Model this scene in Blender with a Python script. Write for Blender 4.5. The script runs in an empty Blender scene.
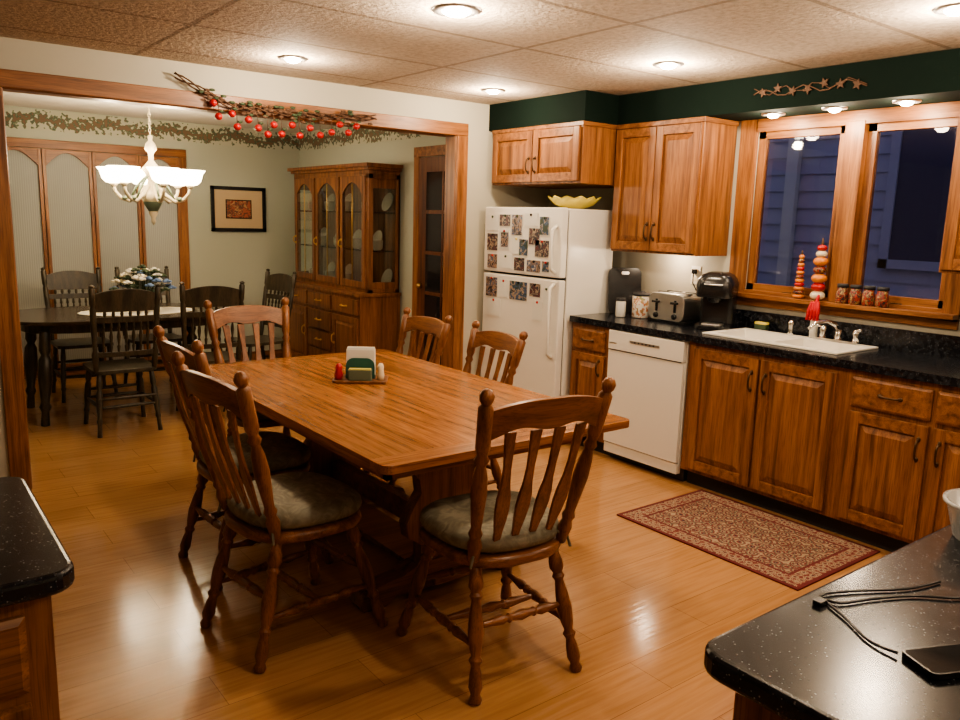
import bpy, math, random
from mathutils import Matrix, Vector
random.seed(7)
sc=bpy.context.scene
# ------------------------------------------------------------------ materials
def newmat(name):
    m=bpy.data.materials.new(name);m.use_nodes=True
    return m,m.node_tree,m.node_tree.nodes['Principled BSDF']
def plain(name,col,rough=.5,metal=0,emit=0,ecol=None,coat=0,bump=0,bscale=80,trans=0,spec=.5):
    m,t,b=newmat(name)
    b.inputs['Base Color'].default_value=(*col,1);b.inputs['Roughness'].default_value=rough;b.inputs['Metallic'].default_value=metal
    b.inputs['Coat Weight'].default_value=coat;b.inputs['Transmission Weight'].default_value=trans;b.inputs['Specular IOR Level'].default_value=spec
    if emit:
        b.inputs['Emission Color'].default_value=(*(ecol or col),1);b.inputs['Emission Strength'].default_value=emit
    tc=t.nodes.new('ShaderNodeTexCoord');n=t.nodes.new('ShaderNodeTexNoise');n.inputs['Scale'].default_value=bscale if bump else 6
    n.inputs['Detail'].default_value=4
    t.links.new(tc.outputs['Object'],n.inputs['Vector'])
    if bump:
        bp=t.nodes.new('ShaderNodeBump');bp.inputs['Strength'].default_value=bump;bp.inputs['Distance'].default_value=.01
        t.links.new(n.outputs['Fac'],bp.inputs['Height']);t.links.new(bp.outputs['Normal'],b.inputs['Normal'])
    elif not trans and not emit:
        mr=t.nodes.new('ShaderNodeMapRange');mr.inputs['To Min'].default_value=max(0,rough-.05);mr.inputs['To Max'].default_value=min(1,rough+.05)
        t.links.new(n.outputs['Fac'],mr.inputs['Value']);t.links.new(mr.outputs['Result'],b.inputs['Roughness'])
    return m
def ramp(t,stops,interp='LINEAR'):
    r=t.nodes.new('ShaderNodeValToRGB');r.color_ramp.interpolation=interp
    e=r.color_ramp.elements
    while len(e)<len(stops): e.new(.5)
    for i,(p,c) in enumerate(stops): e[i].position=p;e[i].color=(*c,1)
    return r
def mult(t,a,b,fac=1,mode='MULTIPLY'):
    m=t.nodes.new('ShaderNodeMix');m.data_type='RGBA';m.blend_type=mode;m.inputs[0].default_value=fac
    t.links.new(a,m.inputs[6]);t.links.new(b,m.inputs[7]);return m.outputs[2]
def wood(name,dark,mid,light,axis='z',rough=.40,coat=0,sc_=1.):
    m,t,b=newmat(name);L=t.links.new
    tc=t.nodes.new('ShaderNodeTexCoord')
    def nz(al,ac,dist,detail):
        mp=t.nodes.new('ShaderNodeMapping');s=[ac*sc_]*3;s['xyz'.index(axis)]=al*sc_;mp.inputs['Scale'].default_value=s
        n=t.nodes.new('ShaderNodeTexNoise');n.inputs['Scale'].default_value=1;n.inputs['Detail'].default_value=detail;n.inputs['Distortion'].default_value=dist
        L(tc.outputs['Object'],mp.inputs['Vector']);L(mp.outputs['Vector'],n.inputs['Vector']);return n.outputs['Fac']
    a=nz(1.6,30,.5,7);r=ramp(t,[(.30,dark),(.5,mid),(.70,light)]);L(a,r.inputs['Fac'])
    p=nz(8,260,0,2);r2=ramp(t,[(.38,(.55,.48,.44)),(.5,(1,1,1))]);L(p,r2.inputs['Fac'])
    L(mult(t,r.outputs['Color'],r2.outputs['Color'],.7),b.inputs['Base Color'])
    b.inputs['Roughness'].default_value=rough;b.inputs['Coat Weight'].default_value=coat;b.inputs['Coat Roughness'].default_value=.2
    bp=t.nodes.new('ShaderNodeBump');bp.inputs['Strength'].default_value=.12;bp.inputs['Distance'].default_value=.003
    L(p,bp.inputs['Height']);L(bp.outputs['Normal'],b.inputs['Normal'])
    return m
OD,OM,OL=(.11,.038,.011),(.245,.096,.030),(.34,.148,.051)
oakZ=wood('oak_vertical',OD,OM,OL,'z');oakX=wood('oak_along_x',OD,OM,OL,'x');oakY=wood('oak_along_y',OD,OM,OL,'y')
CD,CM,CL=(.10,.034,.010),(.215,.079,.024),(.29,.12,.04)
chZ=wood('chair_wood_vertical',CD,CM,CL,'z',.31);chX=wood('chair_wood_x',CD,CM,CL,'x',.31)
tabs=[wood('table_top_wood_'+'abc'[i],(.24*k,.088*k,.026*k),(.355*k,.145*k,.045*k),(.43*k,.188*k,.065*k),'y',.2) for i,k in enumerate((1,.9,1.08))]
tabY=tabs[0]
tabX=wood('table_end_wood',(.23,.083,.025),(.33,.132,.041),(.40,.17,.057),'x',.2)
hutM=wood('hutch_wood',(.09,.034,.012),(.19,.076,.028),(.27,.115,.045),'z',.4)
dkM=wood('dark_door_wood',(.05,.015,.006),(.12,.04,.014),(.17,.06,.02),'z',.45)
dgZ=wood('dark_stained_wood',(.018,.016,.010),(.042,.034,.020),(.07,.052,.030),'z',.4)
dTab=wood('dark_table_wood',(.022,.015,.009),(.05,.034,.019),(.08,.052,.03),'x',.2)
white=plain('white_enamel',(.74,.71,.65),.32)
whitep=plain('white_plastic',(.70,.68,.62),.4)
dish=plain('stoneware_dish',(.42,.38,.30),.3)
black=plain('black_plastic',(.012,.012,.013),.25)
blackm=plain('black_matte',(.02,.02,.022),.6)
bronze=plain('bronze_pull',(.10,.06,.035),.35,.8)
brass=plain('brass',(.6,.4,.15),.3,1)
chrome=plain('chrome',(.75,.74,.72),.15,1)
steel=plain('brushed_steel',(.62,.61,.59),.35,1)
wallM=plain('kitchen_wall_paint',(.48,.455,.375),.75,bump=.05,bscale=150)
dwallM=plain('dining_wall_paint',(.40,.42,.35),.75,bump=.05,bscale=150)
dceilM=plain('white_ceiling_paint',(.64,.61,.55),.8,bump=.05,bscale=120)
greenM=plain('dark_green_soffit',(.004,.011,.008),.85,bump=.1,bscale=60,spec=.12)
red=plain('red_gloss',(.42,.010,.010),.3);redc=plain('red_cloth',(.45,.010,.02),.8,bump=.3,bscale=90)
green=plain('leaf_green',(.035,.06,.025),.6);twig=plain('brown_twig',(.09,.045,.025),.8)
orange=plain('orange_gourd',(.62,.20,.03),.35);yellow=plain('yellow_ceramic',(.72,.60,.12),.35);cream=plain('cream_ceramic',(.70,.62,.45),.4)
blue=plain('blue_petal',(.12,.2,.38),.7);wpet=plain('white_petal',(.68,.65,.58),.7)
paper=plain('paper_white',(.70,.69,.64),.7);matM=plain('picture_mat_tan',(.50,.38,.24),.8)
creamV=plain('antique_cream_metal',(.55,.48,.34),.45,.1,bump=.3,bscale=70)
verd=plain('verdigris_metal',(.13,.17,.12),.5,.3)
clearp=plain('clear_plastic',(.85,.87,.88),.2,trans=.6);
navy=plain('neighbour_window',(.07,.07,.12),.15)
frost=plain('frosted_lamp_glass',(1,.9,.72),.4,emit=14,ecol=(1,.80,.52))
bulbE=plain('lamp_lens',(1,.9,.75),.4,emit=45,ecol=(1,.85,.62))
m,t,b=newmat('window_glass');glassM=m
b.inputs['Base Color'].default_value=(.9,.92,1,1);b.inputs['Roughness'].default_value=.02;b.inputs['Transmission Weight'].default_value=1;b.inputs['IOR'].default_value=1.45
darkglass=plain('dark_pane_glass',(.02,.018,.02),.08)
cabglass=plain('cabinet_glass',(.9,.95,.93),.03,trans=1)
# fabric
m,t,b=newmat('sage_cushion_fabric');cush=m;L=t.links.new
tc=t.nodes.new('ShaderNodeTexCoord');n=t.nodes.new('ShaderNodeTexNoise');n.inputs['Scale'].default_value=16;n.inputs['Distortion'].default_value=2.;n.inputs['Detail'].default_value=3
L(tc.outputs['Object'],n.inputs['Vector']);r=ramp(t,[(.36,(.13,.118,.08)),(.52,(.175,.16,.115)),(.64,(.225,.205,.15))]);L(n.outputs['Fac'],r.inputs['Fac']);L(r.outputs['Color'],b.inputs['Base Color']);b.inputs['Roughness'].default_value=.7
n2=t.nodes.new('ShaderNodeTexNoise');n2.inputs['Scale'].default_value=220;bp=t.nodes.new('ShaderNodeBump');bp.inputs['Strength'].default_value=.25;bp.inputs['Distance'].default_value=.003
L(tc.outputs['Object'],n2.inputs['Vector']);L(n2.outputs['Fac'],bp.inputs['Height']);L(bp.outputs['Normal'],b.inputs['Normal'])
m,t,b=newmat('pleated_panel_fabric');pleat=m;L=t.links.new
tc=t.nodes.new('ShaderNodeTexCoord');w=t.nodes.new('ShaderNodeTexWave');w.bands_direction='X';w.inputs['Scale'].default_value=18;w.inputs['Distortion'].default_value=.6
L(tc.outputs['Object'],w.inputs['Vector']);r=ramp(t,[(0,(.29,.30,.28)),(1,(.36,.37,.34))]);L(w.outputs['Fac'],r.inputs['Fac']);L(r.outputs['Color'],b.inputs['Base Color']);b.inputs['Roughness'].default_value=.8
# countertop
m,t,b=newmat('black_speckled_counter');ctr=m;L=t.links.new
tc=t.nodes.new('ShaderNodeTexCoord');v=t.nodes.new('ShaderNodeTexVoronoi');v.inputs['Scale'].default_value=130
L(tc.outputs['Object'],v.inputs['Vector'])
r=ramp(t,[(.0,(.26,.26,.26)),(.15,(.18,.18,.18)),(.21,(.010,.011,.013))]);L(v.outputs['Distance'],r.inputs['Fac'])
n=t.nodes.new('ShaderNodeTexNoise');n.inputs['Scale'].default_value=45;L(tc.outputs['Object'],n.inputs['Vector'])
r2=ramp(t,[(.44,(.03,.03,.035)),(.58,(1,1,1))]);L(n.outputs['Fac'],r2.inputs['Fac'])
mx=mult(t,r.outputs['Color'],r2.outputs['Color'],1)
ad=t.nodes.new('ShaderNodeMix');ad.data_type='RGBA';ad.blend_type='ADD';ad.inputs[0].default_value=1;L(mx,ad.inputs[6]);ad.inputs[7].default_value=(.006,.007,.010,1)
L(ad.outputs[2],b.inputs['Base Color']);b.inputs['Roughness'].default_value=.2
# floor
m,t,b=newmat('honey_laminate_floor');floorM=m;L=t.links.new
tc=t.nodes.new('ShaderNodeTexCoord');bk=t.nodes.new('ShaderNodeTexBrick');bk.inputs['Scale'].default_value=1
bk.inputs['Brick Width'].default_value=1.25;bk.inputs['Row Height'].default_value=.19;bk.inputs['Mortar Size'].default_value=.0012
bk.inputs['Color1'].default_value=(.43,.232,.102,1);bk.inputs['Color2'].default_value=(.49,.272,.125,1);bk.inputs['Mortar'].default_value=(.25,.125,.05,1);bk.offset=.37
L(tc.outputs['Object'],bk.inputs['Vector'])
mp=t.nodes.new('ShaderNodeMapping');mp.inputs['Scale'].default_value=(2,34,1);n=t.nodes.new('ShaderNodeTexNoise');n.inputs['Scale'].default_value=1.5;n.inputs['Detail'].default_value=6;n.inputs['Distortion'].default_value=.5
L(tc.outputs['Object'],mp.inputs['Vector']);L(mp.outputs['Vector'],n.inputs['Vector']);r=ramp(t,[(.3,(.84,.78,.72)),(.6,(1,1,1))]);L(n.outputs['Fac'],r.inputs['Fac'])
L(mult(t,bk.outputs['Color'],r.outputs['Color'],1),b.inputs['Base Color']);b.inputs['Roughness'].default_value=.15
bp=t.nodes.new('ShaderNodeBump');bp.inputs['Strength'].default_value=.05;bp.inputs['Distance'].default_value=.01;L(n.outputs['Fac'],bp.inputs['Height']);L(bp.outputs['Normal'],b.inputs['Normal'])
# ceiling tile
m,t,b=newmat('textured_ceiling_tile');ceilM=m;L=t.links.new
tc=t.nodes.new('ShaderNodeTexCoord');bk=t.nodes.new('ShaderNodeTexBrick');bk.inputs['Scale'].default_value=1;bk.offset=0
bk.inputs['Brick Width'].default_value=1.40;bk.inputs['Row Height'].default_value=.70;bk.inputs['Mortar Size'].default_value=.014;bk.inputs['Mortar Smooth'].default_value=.1
bk.inputs['Color1'].default_value=(.54,.455,.36,1);bk.inputs['Color2'].default_value=(.54,.455,.36,1);bk.inputs['Mortar'].default_value=(.33,.26,.19,1)
mp=t.nodes.new('ShaderNodeMapping');mp.inputs['Location'].default_value=(.15,.35,0);L(tc.outputs['Object'],mp.inputs['Vector']);L(mp.outputs['Vector'],bk.inputs['Vector'])
n=t.nodes.new('ShaderNodeTexNoise');n.inputs['Scale'].default_value=34;n.inputs['Detail'].default_value=5;n.inputs['Roughness'].default_value=.65;L(tc.outputs['Object'],n.inputs['Vector'])
r=ramp(t,[(.35,(.74,.72,.70)),(.6,(1,1,1))]);L(n.outputs['Fac'],r.inputs['Fac']);L(mult(t,bk.outputs['Color'],r.outputs['Color'],1),b.inputs['Base Color'])
bp=t.nodes.new('ShaderNodeBump');bp.inputs['Strength'].default_value=.8;bp.inputs['Distance'].default_value=.014;L(n.outputs['Fac'],bp.inputs['Height']);L(bp.outputs['Normal'],b.inputs['Normal']);b.inputs['Roughness'].default_value=.85
# rug
def rugmat(name,cols,s):
    m,t,b=newmat(name);L=t.links.new
    tc=t.nodes.new('ShaderNodeTexCoord');v=t.nodes.new('ShaderNodeTexVoronoi');v.inputs['Scale'].default_value=s;v.inputs['Randomness'].default_value=.35
    n=t.nodes.new('ShaderNodeTexNoise');n.inputs['Scale'].default_value=s*1.5;n.inputs['Distortion'].default_value=2
    L(tc.outputs['Object'],v.inputs['Vector']);L(tc.outputs['Object'],n.inputs['Vector'])
    a=t.nodes.new('ShaderNodeMath');a.operation='MULTIPLY_ADD';a.inputs[1].default_value=.5;L(n.outputs['Fac'],a.inputs[0]);L(v.outputs['Distance'],a.inputs[2])
    r=ramp(t,cols,'CONSTANT');L(a.outputs[0],r.inputs['Fac']);L(r.outputs['Color'],b.inputs['Base Color']);b.inputs['Roughness'].default_value=.95
    return m
rr,rb,rn,rt_=(.15,.028,.024),(.31,.235,.155),(.03,.02,.03),(.11,.085,.06)
rugF=rugmat('rug_field',[(0,rb),(.38,rn),(.44,rr),(.54,rb),(.62,rt_),(.72,rr),(.82,rb)],17);rugB=rugmat('rug_border',[(0,rr),(.42,rn),(.47,rb),(.62,rr),(.68,rb),(.78,rr)],24);rugE=plain('rug_edge_red',(.12,.014,.014),.95,bump=.3,bscale=200)
def blotch(name,cols,s):
    m,t,b=newmat(name);L=t.links.new
    tc=t.nodes.new('ShaderNodeTexCoord');n=t.nodes.new('ShaderNodeTexNoise');n.inputs['Scale'].default_value=s;n.inputs['Detail'].default_value=2;n.inputs['Distortion'].default_value=1
    L(tc.outputs['Object'],n.inputs['Vector']);r=ramp(t,[(.34+.3*i/(len(cols)-1),c) for i,c in enumerate(cols)],'CONSTANT');L(n.outputs['Fac'],r.inputs['Fac']);L(r.outputs['Color'],b.inputs['Base Color']);b.inputs['Roughness'].default_value=.35
    return m
photos=[blotch('photo_print_a',[(.02,.02,.03),(.30,.20,.14),(.05,.08,.16),(.5,.45,.4)],28),blotch('photo_print_b',[(.10,.03,.03),(.03,.03,.04),(.35,.27,.2),(.05,.05,.06)],30),blotch('photo_print_c',[(.03,.05,.03),(.04,.08,.16),(.35,.26,.19),(.02,.02,.03)],26)]
# wallpaper border: vine swag
m,t,b=newmat('vine_wallpaper_border');border=m;L=t.links.new
def MA(op,a,b_=None,c=None):
    n=t.nodes.new('ShaderNodeMath');n.operation=op
    for i,v_ in enumerate((a,b_,c)):
        if v_ is None: continue
        if isinstance(v_,(int,float)): n.inputs[i].default_value=v_
        else: L(v_,n.inputs[i])
    return n.outputs[0]
tc=t.nodes.new('ShaderNodeTexCoord');sx=t.nodes.new('ShaderNodeSeparateXYZ');L(tc.outputs['Object'],sx.inputs[0])
u_=MA('ADD',sx.outputs['X'],sx.outputs['Y']);sn=MA('SINE',MA('MULTIPLY',u_,11.))
d_=MA('ABSOLUTE',MA('SUBTRACT',sx.outputs['Z'],MA('MULTIPLY_ADD',sn,.022,2.285)))
n=t.nodes.new('ShaderNodeTexNoise');n.inputs['Scale'].default_value=30;n.inputs['Detail'].default_value=1;L(tc.outputs['Object'],n.inputs['Vector'])
val=MA('SUBTRACT',MA('SUBTRACT',n.outputs['Fac'],.27),MA('MULTIPLY',d_,3.4))
r=ramp(t,[(0,(.42,.42,.34)),(.5,(.42,.42,.34)),(.505,(.14,.17,.11)),(.56,(.07,.095,.06)),(.62,(.15,.10,.06))],'CONSTANT');L(MA('ADD',val,.45),r.inputs['Fac']);L(r.outputs['Color'],b.inputs['Base Color']);b.inputs['Roughness'].default_value=.7
artM=blotch('red_still_life_print',[(.35,.10,.06),(.12,.05,.03),(.42,.24,.12),(.25,.05,.03)],22)
canM=blotch('canister_print',[(.7,.67,.6),(.7,.67,.6),(.5,.2,.1),(.2,.25,.1)],40)
speck=blotch('confetti_jar',[(.02,.02,.02),(.4,.04,.02),(.02,.02,.02),(.45,.3,.12),(.02,.02,.02)],60)
siding=plain('neighbour_siding',(.46,.46,.54),.8,bump=.05,bscale=40)
# ------------------------------------------------------------------ mesh builder
class Part:
    def __init__(s,T=None): s.V=[];s.F=[];s.M=[];s.S=[];s.mats=[];s.T=T or Matrix()
    def add(s,vs,fs,mat,smooth=False):
        o=len(s.V)
        for v in vs: s.V.append(tuple(s.T@Vector(v)))
        if mat not in s.mats: s.mats.append(mat)
        mi=s.mats.index(mat)
        for f in fs: s.F.append([o+i for i in f]);s.M.append(mi);s.S.append(smooth)
    def box(s,x0,x1,y0,y1,z0,z1,mat):
        if x0>x1:x0,x1=x1,x0
        if y0>y1:y0,y1=y1,y0
        s.add([(x0,y0,z0),(x1,y0,z0),(x1,y1,z0),(x0,y1,z0),(x0,y0,z1),(x1,y0,z1),(x1,y1,z1),(x0,y1,z1)],
              [(0,3,2,1),(4,5,6,7),(0,1,5,4),(1,2,6,5),(2,3,7,6),(3,0,4,7)],mat)
    def frust(s,x0,x1,z0,z1,ya,yb,ins,mat):
        s.add([(x0,ya,z0),(x1,ya,z0),(x1,ya,z1),(x0,ya,z1),(x0+ins,yb,z0+ins),(x1-ins,yb,z0+ins),(x1-ins,yb,z1-ins),(x0+ins,yb,z1-ins)],
              [(4,5,6,7),(0,1,5,4),(1,2,6,5),(2,3,7,6),(3,0,4,7)],mat)
    def lathe(s,p0,p1,prof,mat,seg=14,smooth=True):
        p0=Vector(p0);p1=Vector(p1);d=(p1-p0);n=d.normalized();ref=Vector((1,0,0)) if abs(n.x)<.9 else Vector((0,1,0))
        a=n.cross(ref).normalized();b=n.cross(a);vs=[];fs=[]
        for t,r in prof:
            c=p0+d*t
            for k in range(seg):
                an=2*math.pi*k/seg;vs.append(c+(a*math.cos(an)+b*math.sin(an))*r)
        for i in range(len(prof)-1):
            for k in range(seg):
                k2=(k+1)%seg;fs.append((i*seg+k,i*seg+k2,(i+1)*seg+k2,(i+1)*seg+k))
        fs.append(tuple(range(seg))[::-1]);m=(len(prof)-1)*seg;fs.append(tuple(range(m,m+seg)))
        s.add(vs,fs,mat,smooth)
    def tube(s,pts,r,mat,seg=8):
        pts=[Vector(p) for p in pts];vs=[];fs=[];up=None
        for i,p in enumerate(pts):
            d=(pts[min(i+1,len(pts)-1)]-pts[max(i-1,0)]).normalized()
            if up is None: up=Vector((0,0,1)) if abs(d.z)<.9 else Vector((1,0,0))
            a=d.cross(up).normalized();b_=a.cross(d).normalized();up=b_
            rr=r[i] if isinstance(r,(list,tuple)) else r
            for k in range(seg):
                an=2*math.pi*k/seg;vs.append(p+(a*math.cos(an)+b_*math.sin(an))*rr)
        for i in range(len(pts)-1):
            for k in range(seg):
                k2=(k+1)%seg;fs.append((i*seg+k,i*seg+k2,(i+1)*seg+k2,(i+1)*seg+k))
        fs.append(tuple(range(seg))[::-1]);m=(len(pts)-1)*seg;fs.append(tuple(range(m,m+seg)))
        s.add(vs,fs,mat,True)
    def prism(s,pts,lo,hi,mat,plane='xy'):
        n=len(pts)
        def P(a,b,c): return {'xy':(a,b,c),'xz':(a,c,b),'yz':(c,a,b)}[plane]
        vs=[P(a,b,lo) for a,b in pts]+[P(a,b,hi) for a,b in pts]
        fs=[tuple(range(n))[::-1],tuple(range(n,2*n))]+[(i,(i+1)%n,n+(i+1)%n,n+i) for i in range(n)]
        s.add(vs,fs,mat)
    def ball(s,c,r,mat,seg=12,rings=8):
        if not isinstance(r,(tuple,list)): r=(r,r,r)
        vs=[(c[0],c[1],c[2]-r[2])]
        for i in range(1,rings):
            ph=math.pi*i/rings
            for k in range(seg):
                th=2*math.pi*k/seg;vs.append((c[0]+r[0]*math.sin(ph)*math.cos(th),c[1]+r[1]*math.sin(ph)*math.sin(th),c[2]-r[2]*math.cos(ph)))
        vs.append((c[0],c[1],c[2]+r[2]));fs=[]
        for k in range(seg): fs.append((0,1+(k+1)%seg,1+k))
        for i in range(rings-2):
            for k in range(seg):
                a=1+i*seg;fs.append((a+k,a+(k+1)%seg,a+seg+(k+1)%seg,a+seg+k))
        l=len(vs)-1;a=1+(rings-2)*seg
        for k in range(seg): fs.append((a+k,a+(k+1)%seg,l))
        s.add(vs,fs,mat,True)
    def mesh(s,name):
        me=bpy.data.meshes.new(name);me.from_pydata(s.V,[],s.F)
        for m in s.mats: me.materials.append(m)
        me.polygons.foreach_set('material_index',s.M);me.polygons.foreach_set('use_smooth',s.S)
        me.update();return me
    def obj(s,name,bevel=0,seg=2):
        o=bpy.data.objects.new(name,s.mesh(name));sc.collection.objects.link(o)
        if bevel:
            b=o.modifiers.new('bevel','BEVEL');b.width=bevel;b.segments=seg;b.limit_method='ANGLE';b.angle_limit=math.radians(50);b.harden_normals=False
        return o
def RZ(d): return Matrix.Rotation(math.radians(d),4,'Z')
def TR(x,y,z=0): return Matrix.Translation((x,y,z))
def place(name,me,x,y,rot,z=0,bevel=0,sz=1):
    o=bpy.data.objects.new(name,me);sc.collection.objects.link(o);o.location=(x,y,z);o.rotation_euler=(0,0,math.radians(rot));o.scale=(1,1,sz)
    if bevel:
        b=o.modifiers.new('bevel','BEVEL');b.width=bevel;b.segments=2;b.limit_method='ANGLE';b.angle_limit=math.radians(50)
    return o
def rrect(x0,x1,y0,y1,r,n=6,corners=(1,1,1,1)):
    pts=[]
    for (cx,cy,a0),f in zip(((x1-r,y1-r,0),(x0+r,y1-r,90),(x0+r,y0+r,180),(x1-r,y0+r,270)),corners):
        if f:
            for k in range(n+1):
                a=math.radians(a0+90*k/n);pts.append((cx+r*math.cos(a),cy+r*math.sin(a)))
        else:
            pts.append((x1 if a0 in(0,270) else x0, y1 if a0<180 else y0))
    return pts
# ------------------------------------------------------------------ constants
ZC=2.386;ZS=2.197;XW=4.386;YO=4.827;YF=8.04;XD=3.70
def one(name,x0,x1,y0,y1,z0,z1,mat,bevel=0):
    p=Part();p.box(x0,x1,y0,y1,z0,z1,mat);return p.obj(name,bevel)
# ------------------------------------------------------------------ room shell
one('floor',-2.6,4.5,-1.9,8.2,-.05,0,floorM)
one('ceiling',-2.6,4.5,-1.9,YO,ZC,ZC+.05,ceilM)
one('ceiling_dining',-1.2,XD+.1,YO,8.15,ZC,ZC+.05,dceilM)
p=Part()
wy0,wy1,wz0,wz1=1.76,2.96,1.15,2.14
p.box(XW,XW+.12,-1.9,wy0,0,ZC,wallM);p.box(XW,XW+.12,wy1,YO,0,ZC,wallM);p.box(XW,XW+.12,wy0,wy1,0,wz0,wallM);p.box(XW,XW+.12,wy0,wy1,wz1,ZC,wallM)
p.obj('wall_right')
p=Part()
p.box(-2.6,.59,YO,YO+.12,0,ZC,wallM);p.box(3.46,XW+.12,YO,YO+.12,0,ZC,wallM);p.box(.59,3.46,YO,YO+.12,2.15,ZC,wallM)
p.obj('wall_back')
one('wall_left',-2.72,-2.6,-1.9,YO+.12,0,ZC,wallM)
one('wall_rear',-2.6,4.5,-2.02,-1.9,0,ZC,wallM)
one('wall_dining_right',XD,XD+.12,YO+.12,YF,0,ZC,dwallM)
one('wall_dining_far',-1.2,XD+.12,YF,YF+.12,0,ZC,dwallM)
one('wall_dining_left',-1.32,-1.2,YO+.12,YF+.12,0,ZC,dwallM)
p=Part();p.box(-1.2,XD-.006,YF-.004,YF-.001,2.20,ZC-.01,border);p.box(XD-.004,XD-.001,YO+.12,YF-.006,2.20,ZC-.01,border);p.obj('trim_wallpaper_border')
# opening casing
p=Part()
for y0,y1 in ((YO-.02,YO),(YO+.12,YO+.14)):
    p.box(.50,.60,y0,y1,0,2.14,oakZ);p.box(3.45,3.545,y0,y1,0,2.14,oakZ);p.box(.50,3.545,y0,y1,2.14,2.229,oakX)
p.box(.59,.605,YO,YO+.12,0,2.14,oakZ);p.box(3.445,3.46,YO,YO+.12,0,2.14,oakZ);p.box(.605,3.445,YO,YO+.12,2.135,2.15,oakX)
p.obj('trim_opening_casing',.004)
p=Part();p.box(-1.2,.3,YF-.015,YF,0,.09,oakX);p.box(2.52,XD,YF-.015,YF,0,.09,oakX);p.obj('baseboard_dining_far',.003)
p=Part();p.box(XD-.015,XD,5.85,5.93,0,.09,oakY);p.box(XD-.015,XD,7.53,YF-.02,0,.09,oakY);p.obj('baseboard_dining_right',.003)
p=Part();p.box(-2.6,.49,YO-.015,YO,0,.09,oakX);p.obj('baseboard_back',.003)
# soffit
p=Part();p.box(4.055,XW,-1.9,3.82,ZS,ZC,greenM);p.box(3.746,XW,3.82,YO,ZS,ZC,greenM);p.obj('wall_soffit')
# window
p=Part()
cy0,cy1=1.687,3.07
p.box(XW-.02,XW,cy0,wy0+.01,1.10,ZS-.001,oakZ);p.box(XW-.02,XW,wy1-.01,cy1,1.10,ZS-.001,oakZ);p.box(XW-.02,XW,wy0,wy1,2.12,ZS-.001,oakY);p.box(XW-.015,XW,wy0,wy1,1.10,1.16,oakY)
p.box(XW-.02,XW,cy0,cy1,1.06,1.115,oakY);p.box(XW-.085,XW+.05,cy0-.0,cy1,1.115,1.14,oakY)
p.box(XW-.025,XW+.06,2.28,2.39,1.14,2.14,oakZ)
for a,b_ in ((1.76,2.28),(2.39,2.96)):
    p.box(XW+.02,XW+.06,a,a+.05,1.15,2.13,oakZ);p.box(XW+.02,XW+.06,b_-.05,b_,1.15,2.13,oakZ)
    p.box(XW+.02,XW+.06,a,b_,1.14,1.20,oakY);p.box(XW+.02,XW+.06,a,b_,2.08,2.14,oakY)
    p.box(XW+.038,XW+.042,a+.04,b_-.04,1.19,2.09,glassM)
    p.box(XW+.005,XW+.02,(a+b_)/2-.03,(a+b_)/2+.03,1.145,1.165,bronze)
p.obj('window_1',.003)
p=Part()
for i in range(26): 
    z=-.5+i*.16
    p.add([(7.2,-3,z),(7.2,7,z),(7.22,7,z+.16),(7.22,-3,z+.16)],[(0,1,2,3)],siding)
    p.add([(7.2,-3,z),(7.2,7,z),(7.22,7,z),(7.22,-3,z)],[(0,1,2,3)],siding)
p.box(7.14,7.2,4.35,4.47,-.5,3.6,whitep)
p.box(7.16,7.2,2.7,3.4,1.3,2.5,navy)
for a,b_ in((2.62,2.70),(3.4,3.48)): p.box(7.14,7.2,a,b_,1.22,2.58,siding)
p.box(7.14,7.2,2.62,3.48,2.5,2.58,siding);p.box(7.14,7.2,2.62,3.48,1.22,1.30,siding)
p.obj('neighbouring_house_wall')
one('ground_outside',4.6,9,-4,8,-.6,-.5,twig)
# ------------------------------------------------------------------ cabinets helpers (local: x right, -y front, z up)
def door(p,x0,x1,z0,z1,y=0,fr=.055,arch=False):
    p.box(x0,x0+fr,y-.02,y,z0,z1,oakZ);p.box(x1-fr,x1,y-.02,y,z0,z1,oakZ)
    p.box(x0+fr,x1-fr,y-.02,y,z0,z0+fr,oakX);p.box(x0+fr,x1-fr,y-.02,y,z1-fr,z1,oakX)
    p.box(x0+fr,x1-fr,y-.006,y,z0+fr,z1-fr,oakZ)
    p.frust(x0+fr+.004,x1-fr-.004,z0+fr+.004,z1-fr-.004,y-.006,y-.019,.035,oakZ)
def drawer(p,x0,x1,z0,z1,y=0):
    p.box(x0,x1,y-.014,y,z0,z1,oakX);p.frust(x0,x1,z0,z1,y-.014,y-.021,.012,oakX)
def pull(p,x,z,y=-.02,vert=True,l=.048,mat=None):
    mat=mat or bronze
    pts=[]
    for k in range(9):
        a=math.pi*k/8;o=-math.cos(a)*l;d=-.028*math.sin(a)**.6
        pts.append((x,y+d,z+o) if vert else (x+o,y+d,z))
    p.tube(pts,.0055,mat)
    for sgn in(-1,1):
        c=(x,y-.002,z+sgn*l) if vert else (x+sgn*l,y-.002,z)
        p.ball(c,(.010,.006,.014) if vert else (.014,.006,.010),mat,8,6)
CAB=TR(3.78,3.87)@RZ(-90)
p=Part(CAB)
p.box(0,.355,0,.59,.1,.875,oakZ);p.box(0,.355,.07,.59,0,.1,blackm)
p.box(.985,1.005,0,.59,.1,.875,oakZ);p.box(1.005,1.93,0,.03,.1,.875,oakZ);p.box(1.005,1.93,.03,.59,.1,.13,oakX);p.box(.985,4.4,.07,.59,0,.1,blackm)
p.box(1.93,4.4,0,.59,.1,.875,oakZ)
drawer(p,.02,.32,.705,.845);door(p,.02,.32,.125,.68,fr=.05);pull(p,.17,.775,vert=False);pull(p,.285,.60)
door(p,1.035,1.46,.125,.845);door(p,1.475,1.90,.125,.845);pull(p,1.425,.72);pull(p,1.51,.72)
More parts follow.
